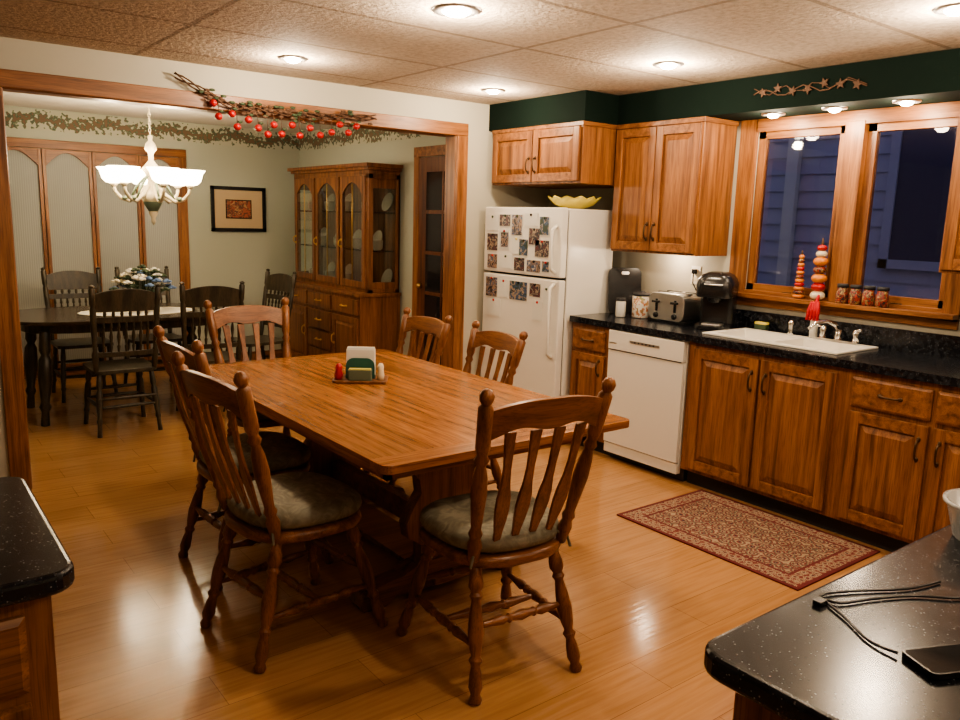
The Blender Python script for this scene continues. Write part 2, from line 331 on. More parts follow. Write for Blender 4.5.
for x in (1.98,2.83,3.65):
    drawer(p,x,x+.375,.70,.845);drawer(p,x+.395,x+.77,.70,.845);door(p,x,x+.375,.125,.675);door(p,x+.395,x+.77,.125,.675)
    pull(p,x+.19,.775,vert=False);pull(p,x+.58,.775,vert=False);pull(p,x+.34,.56);pull(p,x+.43,.56)
p.obj('base_cabinet',.0025)
# dishwasher
p=Part(CAB)
p.box(.365,.975,.0,.58,.11,.875,whitep);p.box(.365,.975,.05,.58,.004,.11,blackm)
p.box(.37,.97,-.028,0,.13,.745,white);p.box(.37,.97,-.032,0,.75,.87,white);p.box(.37,.97,-.02,.02,.06,.125,white)
p.box(.55,.79,-.034,-.03,.805,.825,steel)
for k in range(6): p.box(.59+k*.03,.600+k*.03,-.036,-.033,.811,.819,blackm)
p.box(.38,.96,-.033,-.03,.744,.750,blackm);p.box(.38,.44,-.036,-.032,.788,.797,steel)
p.obj('dishwasher',.004)
# countertop with sink cut-out
p=Part();sx0,sx1,sy0,sy1=3.875,4.265,2.05,2.84
p.box(3.75,sx0,.0,3.872,.88,.92,ctr);p.box(sx1,4.384,.0,3.872,.88,.92,ctr);p.box(sx0,sx1,.0,sy0,.88,.92,ctr);p.box(sx0,sx1,sy1,3.872,.88,.92,ctr)
p.box(4.362,4.384,.0,3.872,.9205,1.03,ctr)
p.obj('countertop')
p=Part()
e=.02
p.box(sx0-e,sx0+.03,sy0-e,sy1+e,.921,.931,white);p.box(sx1-.05,sx1+e,sy0-e,sy1+e,.921,.931,white)
p.box(sx0+.03,sx1-.05,sy0-e,sy0+.03,.921,.931,white);p.box(sx0+.03,sx1-.05,sy1-.03,sy1+e,.921,.931,white);my=(sy0+sy1)/2;p.box(sx0+.03,sx1-.05,my-.02,my+.02,.91,.931,white)
for a,b_ in ((sy0+.03,my-.02),(my+.02,sy1-.03)):
    x0,x1=sx0+.03,sx1-.05;z=.76
    p.add([(x0,a,.925),(x1,a,.925),(x1,b_,.925),(x0,b_,.925),(x0+.03,a+.03,z),(x1-.03,a+.03,z),(x1-.03,b_-.03,z),(x0+.03,b_-.03,z)],[(4,5,6,7),(0,1,5,4),(1,2,6,5),(2,3,7,6),(3,0,4,7)],white)
    p.lathe(((x0+x1)/2,(a+b_)/2,z),((x0+x1)/2,(a+b_)/2,z+.004),[(0,.04),(1,.04)],chrome)
p.obj('kitchen_sink',.004)
p=Part();fy=2.24;fx=4.245
p.box(fx-.025,fx+.025,fy-.12,fy+.12,.932,.945,chrome)
p.lathe((fx,fy,.945),(fx,fy,1.0),[(0,.024),(.5,.018),(1,.016)],chrome)
p.tube([(fx,fy,.99),(fx-.03,fy+.01,1.03),(fx-.09,fy+.03,1.05),(fx-.16,fy+.05,1.04),(fx-.2,fy+.06,1.01)],[.014,.014,.012,.011,.012],chrome,10)
for s_ in(-.1,.09):
    p.lathe((fx,fy+s_,.945),(fx,fy+s_,1.01),[(0,.02),(.4,.014),(.7,.02),(1,.012)],chrome);p.tube([(fx,fy+s_,1.0),(fx-.02,fy+s_*1.2,1.012),(fx-.03,fy+s_*1.4,1.015)],.007,chrome)
p.obj('kitchen_faucet')
p=Part();p.lathe((fx,2.53,.932),(fx,2.53,1.02),[(0,.02),(.2,.013),(.6,.013),(.8,.02),(1,.008)],chrome);p.obj('sink_sprayer')
# upper cabinets
UC=TR(4.055,3.815)@RZ(-90)
p=Part(UC);p.box(0,.71,0,.325,1.36,2.19,oakZ);door(p,.012,.352,1.375,2.16);door(p,.358,.698,1.375,2.16);pull(p,.325,1.50);pull(p,.385,1.50)
p.box(-.0,.72,-.012,.325,2.165,2.195,oakX);p.obj('upper_cabinet',.0025)
UF=TR(3.746,4.80)@RZ(-90)
p=Part(UF);p.box(.035,.975,0,.63,1.80,2.19,oakZ);door(p,.05,.492,1.815,2.165);door(p,.502,.955,1.815,2.165);pull(p,.465,1.93);pull(p,.535,1.93)
p.box(.03,.985,-.012,.63,2.168,2.195,oakX);p.obj('over_fridge_cabinet',.0025)
UR=TR(4.055,1.682)@RZ(-90)
p=Part(UR);p.box(0,.75,0,.32,1.36,2.19,oakZ);door(p,.012,.37,1.375,2.16);door(p,.38,.738,1.375,2.16);pull(p,.345,1.5);pull(p,.405,1.5);p.obj('upper_cabinet',.0025)
# refrigerator
FR=TR(4.37,4.745)@RZ(-90)
p=Part(FR)
p.box(0,.84,-.63,-.19,.03,1.635,white);p.box(.02,.82,-.62,-.2,0,.05,blackm)
p.box(0,.84,-.70,-.64,1.17,1.64,white);p.box(0,.84,-.70,-.64,.10,1.155,white);p.box(.01,.83,-.645,-.625,.1,1.63,blackm);p.box(.02,.82,-.66,-.62,.02,.09,blackm)
for z0,z1 in((1.20,1.52),(.62,1.13)):
    p.tube([(.795,-.70,z0),(.795,-.745,z0+.03),(.795,-.75,(z0+z1)/2),(.795,-.745,z1-.03),(.795,-.70,z1)],.012,whitep,10)
p.obj('refrigerator',.012,3)
p=Part(FR);random.seed(11)
items=[(.03,1.47,.14,.11,3),(.18,1.50,.13,.09,1),(.32,1.44,.12,.15,0),(.46,1.51,.14,.09,3),(.51,1.38,.12,.12,1),(.62,1.45,.10,.13,2),(.04,1.32,.13,.13,1),(.18,1.34,.12,.14,3),(.20,1.35,.09,.11,0),(.33,1.31,.10,.12,3),(.41,1.30,.10,.12,2),(.58,1.30,.15,.12,1),(.05,1.19,.12,.11,0),(.19,1.20,.15,.10,3),(.36,1.19,.12,.10,1),(.50,1.19,.15,.09,0),(.66,1.20,.08,.08,2),
 (.04,.98,.14,.15,0),(.06,.84,.16,.13,3),(.20,.99,.10,.13,3),(.32,.98,.20,.14,2),(.54,1.02,.12,.10,1),(.58,.86,.10,.14,3),(.69,.98,.06,.12,3)]
for x,z,w_,h_,k in items:
    mt=paper if k==3 else photos[k]
    p.box(x,x+w_,-.7045,-.7015,z,z+h_,paper)
    if k!=3: p.box(x+.004,x+w_-.004,-.7055,-.7045,z+.004,z+h_-.004,mt)
    p.lathe((x+w_/2,-.7055,z+h_-.012),(x+w_/2,-.711,z+h_-.012),[(0,.010),(1,.008)],random.choice([red,black,yellow,green]),8)
p.obj('refrigerator_magnet_photos')
p=Part(TR(3.98,4.12,1.637))
n=48;vs=[];prof=[(.06,0),(.09,.01),(.14,.035),(.185,.075),(.18,.08),(.13,.04),(.08,.018),(.0,.016)]
for r_,z in prof:
    for k in range(n):
        a=2*math.pi*k/n;w_=1+(.05*math.cos(12*a) if r_>.12 else 0);vs.append((r_*w_*math.cos(a),r_*w_*math.sin(a),z+(.009*math.cos(12*a) if r_>.13 else 0)))
fs=[(i*n+k,i*n+(k+1)%n,(i+1)*n+(k+1)%n,(i+1)*n+k) for i in range(len(prof)-1) for k in range(n)]
p.add(vs,fs,yellow,True);p.lathe((0,0,0),(0,0,.006),[(0,.06),(1,.06)],yellow);p.obj('scalloped_yellow_bowl')
# counter items -------------------------------------------------
p=Part(TR(4.20,3.79,.9215)@RZ(-28)@Matrix.Rotation(math.radians(-7),4,'X'))
p.prism(rrect(-.12,.12,0,.32,.04),-.014,.0,black,'xz')
p.prism(rrect(-.03,.03,.27,.295,.012),-.016,-.012,steel,'xz');p.obj('black_cutting_board',.003)
p=Part(TR(4.13,3.57,.921));p.lathe((0,0,0),(0,0,.15),[(0,.062),(.04,.066),(.96,.066),(1,.062)],canM,24);p.lathe((0,0,.15),(0,0,.18),[(0,.068),(.5,.066),(.7,.03),(.75,.014),(1,.016)],blackm,20)
p.obj('lidded_canister')
p=Part(TR(4.02,3.66,.921));p.lathe((0,0,0),(0,0,.11),[(0,.03),(.05,.034),(.9,.034),(1,.03)],whitep,18);p.lathe((0,0,.11),(0,0,.13),[(0,.034),(1,.03)],blackm,18);p.obj('ceramic_jar')
p=Part(TR(4.19,3.31,.921)@RZ(-90))
p.prism(rrect(-.145,.145,.015,.19,.045),-.13,.13,steel,'xz');p.box(-.15,.15,-.125,.125,0,.02,black)
for x in(-.075,.075):
    for y in(-.045,.045): p.box(x-.055,x+.055,y-.015,y+.015,.185,.194,black)
    p.box(x-.01,x+.01,-.135,-.128,.07,.15,black);p.box(x-.025,x+.025,-.155,-.128,.125,.14,black)
    p.lathe((x,-.128,.045),(x,-.145,.045),[(0,.02),(1,.017)],black)
p.obj('toaster',.004)
p=Part(TR(4.15,2.99,.921)@RZ(-65)@Matrix.Scale(1.06,4))
p.prism(rrect(-.10,.10,-.13,.13,.05),0,.025,black);p.prism(rrect(-.10,.10,.0,.13,.04),.025,.20,black)
rg=[(.185,.006),(.20,0),(.26,0),(.29,.008),(.315,.025),(.328,.055)]
vs=[];fs=[]
for z,e in rg:
    q_=rrect(-.105+e,.105-e,-.13+e,.135-e,.055 if e<.05 else .04);vs+=[(a,b_,z) for a,b_ in q_];nq=len(q_)
fs=[(i*nq+k,i*nq+(k+1)%nq,(i+1)*nq+(k+1)%nq,(i+1)*nq+k) for i in range(len(rg)-1) for k in range(nq)]+[tuple(range(nq))[::-1],tuple(range((len(rg)-1)*nq,len(rg)*nq))]
p.add(vs,fs,black,True)
p.prism(rrect(-.06,.06,-.12,-.02,.03),.025,.034,steel);p.lathe((0,-.07,.155),(0,-.07,.185),[(0,.03),(1,.045)],black)
pts=[(.095*math.sin(a),-.05-.088*math.cos(a),.262) for a in [(-1.3+2.6*k/10) for k in range(11)]];p.tube(pts,.006,steel)
p.obj('coffee_maker',.003)
p=Part();p.box(XW-.006,XW-.001,3.30,3.375,1.16,1.28,whitep)
for z in(1.195,1.245): p.box(XW-.009,XW-.005,3.322,3.353,z-.014,z+.014,cream)
p.box(XW-.035,XW-.007,3.325,3.35,1.23,1.26,black);p.tube([(XW-.03,3.337,1.23),(XW-.04,3.33,1.17),(XW-.03,3.29,1.10)],.004,black);p.obj('wall_outlet')
# window sill ornaments
SZ=1.1405
p=Part(TR(4.34,2.44,SZ))
z=0
for r_,c in((.042,cream),(.040,red),(.044,orange),(.038,speck),(.042,orange),(.032,cream),(.028,red)):
    h_=r_*.68;p.ball((0,0,z+h_),(r_,r_,h_),c,16,8);z+=2*h_-.007
p.lathe((0,0,z-.01),(0,0,z+.045),[(0,.012),(.5,.007),(1,.004)],twig,8);p.obj('stacked_gourd_ornament')
p=Part(TR(4.34,2.56,SZ));z=0
for i in range(11): p.ball((0,0,z+.014),(.034-.0018*i,.034-.0018*i,.015),(orange,speck,orange,red)[i%4],12,6);z+=.023
p.lathe((0,0,z),(0,0,z+.03),[(0,.008),(1,.003)],twig,8);p.obj('beaded_gourd_ornament')
for i,y in enumerate((2.29,2.215,2.14,2.065)):
    p=Part(TR(4.335,y,SZ));p.lathe((0,0,0),(0,0,.09),[(0,.030),(.08,.034),(.65,.034),(.8,.028),(1,.028)],speck,18);p.lathe((0,0,.09),(0,0,.108),[(0,.031),(1,.031)],blackm,18);p.obj('candle_jar')
p=Part(TR(4.275,2.405,.9325));p.lathe((0,0,0),(0,0,.14),[(0,.022),(.7,.022),(.85,.012),(1,.012)],whitep,16)
p.ball((0,0,.15),(.022,.026,.05),redc,12,8)
for i,a in enumerate((-.9,-.3,.3,.9)): p.tube([(0,.0,.17),(-.015,a*.022,.20),(-.026,a*.03,.16),(-.03,a*.036,.10)],[.010,.010,.010,.008],redc)
p.tube([(0,0,.18),(.005,.0,.21),(.0,-.01,.245)],[.017,.012,.007],redc)
p.obj('red_rubber_glove_on_bottle')
p=Part(TR(4.305,2.76,.9325));p.box(-.02,.02,-.04,.04,0,.03,green);p.box(-.02,.02,-.04,.04,.03,.045,yellow);p.obj('dish_sponge',.005)
# soffit star garland
p=Part()
for i,y in enumerate((2.72,2.63,2.54,2.45,2.36,2.27,2.18)):
    z=2.29+.015*math.sin(i*1.9);pts=[]
    for k in range(10):
        a=math.pi*k/5+.3*i;r_=.028 if k%2==0 else .012;pts.append((y+r_*math.cos(a),z+r_*math.sin(a)))
    p.prism(pts,4.044,4.052,twig,'yz')
p.tube([(4.050,2.78-.05*k,2.285+.022*math.sin(k*1.3)) for k in range(14)],.004,twig,6)
p.tube([(4.050,2.78-.05*k,2.295+.022*math.cos(k*1.7)) for k in range(14)],.003,twig,6)
p.obj('star_vine_garland')
# rug
p=Part();x0,x1,y0,y1=3.07,3.80,1.675,2.735
rings=[(0,rugE),(.02,rugB),(.10,rugE),(.115,rugF)]
for i,(d,mt) in enumerate(rings):
    if i<len(rings)-1:
        e=rings[i+1][0];a=(x0+d,x1-d,y0+d,y1-d);c=(x0+e,x1-e,y0+e,y1-e);z=.008
        p.add([(a[0],a[2],z),(a[1],a[2],z),(a[1],a[3],z),(a[0],a[3],z),(c[0],c[2],z),(c[1],c[2],z),(c[1],c[3],z),(c[0],c[3],z)],[(0,1,5,4),(1,2,6,5),(2,3,7,6),(3,0,4,7)],mt)
    else: p.add([(x0+d,y0+d,.008),(x1-d,y0+d,.008),(x1-d,y1-d,.008),(x0+d,y1-d,.008)],[(0,1,2,3)],mt)
p.add([(x0,y0,.008),(x1,y0,.008),(x1,y1,.008),(x0,y1,.008),(x0,y0,.0005),(x1,y0,.0005),(x1,y1,.0005),(x0,y1,.0005)],[(0,4,5,1),(1,5,6,2),(2,6,7,3),(3,7,4,0)],rugE)
p.obj('oriental_rug')
# ------------------------------------------------------------------ kitchen table
p=Part();tx0,tx1,ty0,ty1=1.248,2.417,2.097,4.08;zt=.76
def topslab(y0,y1,mat,r=0,c=(0,0,0,0)):
    p.prism(rrect(tx0,tx1,y0,y1,r or .01,5,c),zt-.03,zt,mat)
topslab(ty0,ty0+.10,tabX,.035,(0,0,1,1));topslab(ty1-.10,ty1,tabX,.035,(1,1,0,0))
ys=[ty0+.1004,3.085,ty1-.1004];NPL=9
for a,b_ in zip(ys[:-1],ys[1:]):
    for k in range(NPL):
        xa=tx0+(tx1-tx0)*k/NPL;xb=tx0+(tx1-tx0)*(k+1)/NPL;p.box(xa,xb,a+.0003,b_-.0003,zt-.03,zt,tabs[(k*7+3)%3 if k%2 else (k*5+1)%3])
p.box(tx0+.10,tx0+.125,ty0+.16,ty1-.16,zt-.11,zt-.03,tabY);p.box(tx1-.125,tx1-.10,ty0+.16,ty1-.16,zt-.11,zt-.03,tabY)
p.box(tx0+.10,tx1-.10,ty0+.16,ty0+.185,zt-.11,zt-.03,tabX);p.box(tx0+.10,tx1-.10,ty1-.185,ty1-.16,zt-.11,zt-.03,tabX)
cx=(tx0+tx1)/2
half=[(.30,.65),(.29,.60),(.20,.56),(.14,.50),(.13,.44),(.17,.38),(.20,.32),(.19,.26),(.13,.22),(.13,.16),(.16,.12)]
out=[(cx+a,b_) for a,b_ in half]+[(cx-a,b_) for a,b_ in half[::-1]]
foot=[(.40,0),(.42,.03),(.40,.07),(.33,.095),(.22,.11),(.15,.14),(0,.15)]
fo=[(cx+a,b_) for a,b_ in foot]+[(cx-a,b_) for a,b_ in foot[::-1][1:]]+[(cx-.30,0),(cx-.26,.03),(cx+.26,.03),(cx+.30,0)]
for y in(2.60,3.60):
    p.prism(out,y-.03,y+.03,chZ,'xz');p.prism(fo,y-.045,y+.045,chX,'xz');p.box(cx-.34,cx+.34,y-.04,y+.04,zt-.115,zt-.03,chX)
p.box(cx-.022,cx+.022,2.5,3.7,.20,.30,chX);p.box(cx-.10,cx+.10,2.5,3.7,.06,.085,chX)
p.obj('trestle_dining_table',.0009,1)
# napkin holder etc
NT=TR(1.84,3.33,zt+.001)@RZ(-35);NU=TR(1.84,3.33,zt+.0135)@RZ(-35)
p=Part(NT);p.prism(rrect(-.13,.13,-.085,.085,.03),0,.012,hutM);p.obj('wooden_serving_tray',.003)
p=Part(NU)
g=plain('teal_enamel',(.02,.10,.08),.4)
p.box(-.07,.07,-.012,.052,0,.01,g);p.prism(rrect(-.07,.07,.0,.10,.04,6,(1,1,0,0)),-.016,-.010,g,'xz');p.prism(rrect(-.07,.07,.0,.10,.04,6,(1,1,0,0)),.046,.052,g,'xz')
for k in range(9): p.box(-.068+.002*(k%3),.068-.003*(k%2),-.008+.0058*k,-.0035+.0058*k,.012,.14+.008*math.sin(k*2),paper)
p.obj('napkin_holder',.001)
p=Part(NU);p.lathe((.10,-.035,0),(.10,-.035,.08),[(0,.016),(.3,.018),(.6,.014),(.8,.016),(1,.008)],cream,14);p.obj('pepper_shaker')
p=Part(NU);p.lathe((-.10,-.04,0),(-.10,-.04,.075),[(0,.018),(.3,.022),(.6,.016),(.8,.018),(1,.01)],red,14);p.obj('salt_shaker')
p=Part(NU);p.prism(rrect(-.055,.06,-.07,-.03,.01),0,.05,verd);p.box(-.05,.055,-.066,-.034,.05,.056,yellow);p.obj('sugar_packet_caddy',.002)
# ------------------------------------------------------------------ kitchen chair mesh
def lerp(a,b_,t): return tuple(a[i]+(b_[i]-a[i])*t for i in range(3))
def make_chair():
    p=Part()
    N=40;outl=[]
    for k in range(N):
        a=2*math.pi*k/N;c,s_=math.cos(a),math.sin(a);e=.72
        x=.235*math.copysign(abs(c)**e,c);y=.225*math.copysign(abs(s_)**e,s_);x*=1+.10*(y/.225);outl.append((x,y))
    vs=[];ringz=[(.90,.425),(.98,.43),(1,.445),(.985,.46),(.94,.466),(.5,.462)]
    for sc_,z in ringz:
        for x,y in outl: vs.append((x*sc_,y*sc_,z))
    fs=[(i*N+k,i*N+(k+1)%N,(i+1)*N+(k+1)%N,(i+1)*N+k) for i in range(len(ringz)-1) for k in range(N)]
    fs.append(tuple(range(N))[::-1]);fs.append(tuple(range((len(ringz)-1)*N,len(ringz)*N)));p.add(vs,fs,chX,True)
    leg=[(0,.017),(.06,.019),(.10,.024),(.16,.026),(.2,.016),(.23,.023),(.26,.015),(.36,.022),(.48,.027),(.60,.022),(.66,.015),(.69,.024),(.73,.015),(.78,.02),(.88,.024),(.93,.016),(.97,.023),(1,.018)]
    tops={};feet={}
    for sx in(-1,1):
        for sy in(-1,1):
            tp=(sx*.155,sy*.15,.43);ft=(sx*(.235 if sy>0 else .205),sy*.255,0);tops[sx,sy]=tp;feet[sx,sy]=ft
            p.lathe(tp,ft,leg,chZ,14)
    st=[(0,.009),(.15,.012),(.28,.018),(.33,.011),(.36,.018),(.39,.012),(.5,.019),(.61,.012),(.64,.018),(.67,.011),(.72,.018),(.85,.012),(1,.009)]
    mids=[]
    for sx in(-1,1):
        a=lerp(feet[sx,1],tops[sx,1],.40);b_=lerp(feet[sx,-1],tops[sx,-1],.40);p.lathe(a,b_,st,chX,12);mids.append(lerp(a,b_,.5))
    p.lathe(mids[0],mids[1],st,chX,12)
    a=lerp(feet[-1,-1],tops[-1,-1],.55);b_=lerp(feet[1,-1],tops[1,-1],.55);p.lathe(a,b_,st,chX,12)
    a=lerp(feet[-1,1],tops[-1,1],.55);b_=lerp(feet[1,1],tops[1,1],.55);p.lathe(a,b_,st,chX,12)
    post=[(0,.018),(.05,.021),(.10,.025),(.14,.017),(.17,.024),(.20,.017),(.30,.022),(.42,.027),(.52,.023),(.58,.015),(.61,.024),(.64,.016),(.68,.024),(.90,.024),(.92,.014),(.94,.022),(.965,.024),(.99,.016),(1,.006)]
    for sx in(-1,1):
        p.lathe((sx*.175,-.165,.455),(sx*.232,-.315,1.06),post,chZ,14)
    def backpt(z):
        t=(z-.455)/(1.06-.455);return -.165-.15*t
    n=24;vs=[];w=.225
    for i in range(n+1):
        u=-1+2*i/n;x=u*w;bow=-.030*(1-u*u)
        zt_=.985+.034*(1-abs(u)**2.5);zb_=.895+.030*(1-u*u)-.010*math.cos(u*math.pi*2)
        for z,dy in((zb_,.011),(zb_,-.011),(zt_,-.011),(zt_,.011)): vs.append((x,backpt(z)+bow+dy,z))
    fs=[(i*4+k,i*4+(k+1)%4,(i+1)*4+(k+1)%4,(i+1)*4+k) for i in range(n) for k in range(4)]
    fs+=[(0,1,2,3),(n*4+3,n*4+2,n*4+1,n*4)];p.add(vs,fs,chX)
    prof=[(0,.012),(.12,.012),(.2,.015),(.30,.022),(.40,.026),(.5,.024),(.6,.016),(.72,.013),(.85,.016),(1,.020)]
    for j in range(4):
        u=-.6+.4*j;vs=[];xb=u*.165;xt=u*.225
        for t,hw in prof:
            z=.46+t*.455;x=xb+(xt-xb)*t;bow=-.030*(1-u*u)*t
            y=backpt(z)+bow+.02*math.sin(t*math.pi)*-.6
            for dx,dy in((-hw,.006),(hw,.006),(hw,-.006),(-hw,-.006)): vs.append((x+dx,y+dy,z))
        m_=len(prof);fs=[(i*4+k,i*4+(k+1)%4,(i+1)*4+(k+1)%4,(i+1)*4+k) for i in range(m_-1) for k in range(4)]+[(3,2,1,0),(m_*4-4,m_*4-3,m_*4-2,m_*4-1)];p.add(vs,fs,chZ)
    vs=[];rings=[(.55,.470),(.86,.468),(.95,.478),(.985,.498),(.965,.518),(.89,.533),(.78,.541),(.65,.545),(.50,.545),(.35,.545),(.2,.545),(.08,.543)]
    buttons=[(-.08,-.06),(.08,-.06),(-.09,.09),(.09,.09)]
    for s_,z in rings:
        for x,y in outl:
            X,Y=x*s_,y*s_+.008;dz=0
            if z>.515:
                for bx,by_ in buttons: dz-=.018*math.exp(-((X-bx)**2+(Y-by_)**2)/.0011)
            vs.append((X,Y,z+dz))
    fs=[(i*N+k,i*N+(k+1)%N,(i+1)*N+(k+1)%N,(i+1)*N+k) for i in range(len(rings)-1) for k in range(N)]
    fs.append(tuple(range(N))[::-1]);fs.append(tuple(range((len(rings)-1)*N,len(rings)*N)));p.add(vs,fs,cush,True)
    for sx in(-1,1): p.tube([(sx*.14,-.17,.50),(sx*.185,-.185,.49),(sx*.20,-.19,.44)],.006,cush,6)
    return p.mesh('chair_mesh')
CH=make_chair()
for x,y,r,sz in ((1.67,2.06,-7,1),(1.165,2.635,-83,1),(1.27,3.28,-88,1),(1.70,4.10,180,1),(2.40,3.37,86,.92),(2.36,4.00,90,.93)):
    place('dining_chair',CH,x,y,r,bevel=.002,sz=sz)
# ------------------------------------------------------------------ dining room
def make_dark_chair():
    p=Part();p.prism(rrect(-.21,.21,-.20,.21,.06),.43,.455,dgZ)
    leg=[(0,.015),(.2,.02),(.25,.014),(.3,.02),(.5,.022),(.7,.015),(.75,.02),(.8,.014),(1,.016)]
    for sx in(-1,1):
        for sy in(-1,1): p.lathe((sx*.17,sy*.16,.43),(sx*.20,sy*.22,0),leg,dgZ,10)
        p.lathe((sx*.185,.19,.2),(sx*.185,-.19,.2),[(0,.008),(.5,.014),(1,.008)],dgZ,8)
        p.lathe((sx*.19,-.17,.45),(sx*.21,-.27,1.05),[(0,.017),(.2,.022),(.25,.014),(.5,.020),(.72,.020),(.75,.014),(.78,.020),(.95,.020),(.965,.012),(.985,.020),(1,.005)],dgZ,10)
    for z in(.26,.2):
        for sy in(.2,-.2): p.lathe((-.19,sy,z),(.19,sy,z),[(0,.008),(.5,.014),(1,.008)],dgZ,8)
    def by(z): return -.17-.10*(z-.45)/.62
    for z0,z1,ar in((.865,.985,.035),(.79,.83,.0),(.55,.585,0)):
        n=14;vs=[]
        for i in range(n+1):
            u=-1+2*i/n;zt_=z1+ar*(1-u*u)
            for z,dy in((z0,.009),(z0,-.009),(zt_,-.009),(zt_,.009)): vs.append((u*.2,by(z)-.02*(1-u*u)+dy,z))
        p.add(vs,[(i*4+k,i*4+(k+1)%4,(i+1)*4+(k+1)%4,(i+1)*4+k) for i in range(n) for k in range(4)]+[(0,1,2,3),(n*4+3,n*4+2,n*4+1,n*4)],dgZ)
    for j in range(7):
        u=-.75+.25*j;x=u*.19;b_=-.02*(1-u*u);p.lathe((x,by(.58)+b_,.58),(x,by(.80)+b_,.80),[(0,.006),(.2,.011),(.25,.006),(.5,.013),(.75,.006),(.8,.011),(1,.006)],dgZ,8)
    for j in range(6):
        u=-.7+.28*j;x=u*.19;b_=-.02*(1-u*u);p.lathe((x,by(.82)+b_,.82),(x,by(.88)+b_,.88),[(0,.006),(.5,.012),(1,.006)],dgZ,8)
    return p.mesh('spindle_chair_mesh')
DC=make_dark_chair()
for x,y,r in((1.34,5.93,0),(1.98,5.97,-8),(2.62,6.62,100),(1.33,7.14,180),(1.90,7.14,180),(.46,6.45,-90)):
    place('spindle_back_chair',DC,x,y,r,bevel=.0015)
p=Part();n=48;tcx=1.53
def oval(a,b_,e=.62): return [(tcx+a*math.copysign(abs(math.cos(2*math.pi*k/n))**e,math.cos(2*math.pi*k/n)),6.55+b_*math.copysign(abs(math.sin(2*math.pi*k/n))**e,math.sin(2*math.pi*k/n))) for k in range(n)]
p.prism(oval(.84,.50),.735,.76,dTab);p.prism(oval(.72,.38),.66,.735,dgZ)
for sx in(-1,1):
    for sy in(-1,1): p.lathe((tcx+sx*.60,6.55+sy*.30,.68),(tcx+sx*.64,6.55+sy*.32,0),[(0,.035),(.2,.04),(.25,.025),(.3,.042),(.5,.048),(.75,.028),(.8,.04),(.85,.025),(1,.03)],dgZ,14)
p.obj('oval_dining_table',.004)
p=Part();p.prism([(1.62+.42*math.cos(2*math.pi*k/40)*(1+.02*(k%2)),6.5+.26*math.sin(2*math.pi*k/40)*(1+.03*(k%2))) for k in range(40)],.761,.764,wpet);p.obj('lace_doily')
random.seed(5);p=Part(TR(1.68,6.55,.7655))
p.lathe((0,0,0),(0,0,.11),[(0,.06),(.3,.09),(.8,.10),(1,.085)],cream,20)
for i in range(70):
    a=random.random()*6.28;r_=random.random()**.5*.18;z=.14+.18*(1-(r_/.20)**2)+random.uniform(-.03,.03);x,y=r_*1.25*math.cos(a),r_*math.sin(a)
    mt=random.choice([wpet,green,blue,green,green,cream,wpet])
    p.tube([(x*.2,y*.2,.08),(x*.8,y*.8,z-.02),(x,y,z)],.003,green,5);p.ball((x,y,z),(.022,.022,.016),mt,8,5)
    for k in range(3):
        b_=a+k*2.1;p.ball((x+.024*math.cos(b_),y+.024*math.sin(b_),z-.005),(.018,.018,.010),mt,6,4)
p.obj('flower_arrangement')
# bifold arched doors on far wall
p=Part();dz=2.05
p.box(2.44,2.51,YF-.025,YF-.001,0,dz+.075,oakZ);p.box(.30,2.51,YF-.03,YF-.001,dz,dz+.075,oakX);p.box(.30,.37,YF-.025,YF-.001,0,dz,oakZ)
edges=[.37,.845,1.26,1.665,2.07,2.44]
for a,b_ in zip(edges[:-1],edges[1:]):
    y0,y1=YF-.035,YF-.012;f=.03
    p.box(a+.003,a+f,y0,y1,.01,dz-.005,oakZ);p.box(b_-f,b_-.003,y0,y1,.01,dz-.005,oakZ);p.box(a+f,b_-f,y0,y1,.01,.12,oakX)
    n=12;x0,x1=a+f,b_-f;pts=[(x1,dz-.005),(x0,dz-.005)]
    for k in range(n+1):
        u=k/n;pts.append((x0+(x1-x0)*u,dz-.15+.12*math.sin(math.pi*u)))
    p.prism(pts,y0,y1,oakX,'xz');p.box(x0,x1,YF-.011,YF-.004,.1,dz-.02,pleat)
p.obj('door_1',.002)
p=Part();x0,x1,z0,z1=2.74,3.31,1.35,1.80;y=YF-.002
p.box(x0,x1,y-.012,y,z0,z1,matM);f=.035
p.box(x0,x0+f,y-.025,y,z0,z1,black);p.box(x1-f,x1,y-.025,y,z0,z1,black);p.box(x0,x1,y-.025,y,z0,z0+f,black);p.box(x0,x1,y-.025,y,z1-f,z1,black)
p.box(x0+.15,x1-.15,y-.015,y-.011,z0+.13,z1-.13,black);p.box(x0+.16,x1-.16,y-.017,y-.014,z0+.14,z1-.14,artM);p.obj('framed_picture',.002)
# dining door on right wall
p=Part(TR(XD,5.75)@RZ(-90))
p.box(0,.075,-.022,-.001,0,2.12,oakZ)
p.box(0,.80,-.024,-.001,2.04,2.12,oakX)
p.box(.08,.78,-.014,-.002,.01,2.035,dkM);p.box(.08,.19,-.02,-.012,.01,2.035,dkM);p.box(.67,.78,-.02,-.012,.01,2.035,dkM);p.box(.19,.67,-.02,-.012,.01,.25,dkM);p.box(.19,.67,-.02,-.012,1.93,2.035,dkM)
for k in range(5): p.box(.19,.67,-.017,-.0135,.27+k*.335,.27+k*.335+.31,darkglass);p.box(.19,.67,-.02,-.012,.25+(k+1)*.335-.01,.25+(k+1)*.335+.012,dkM)
p.box(.42,.44,-.02,-.012,.25,1.93,dkM);p.ball((.14,-.045,.98),.022,brass);p.obj('door_2',.002)
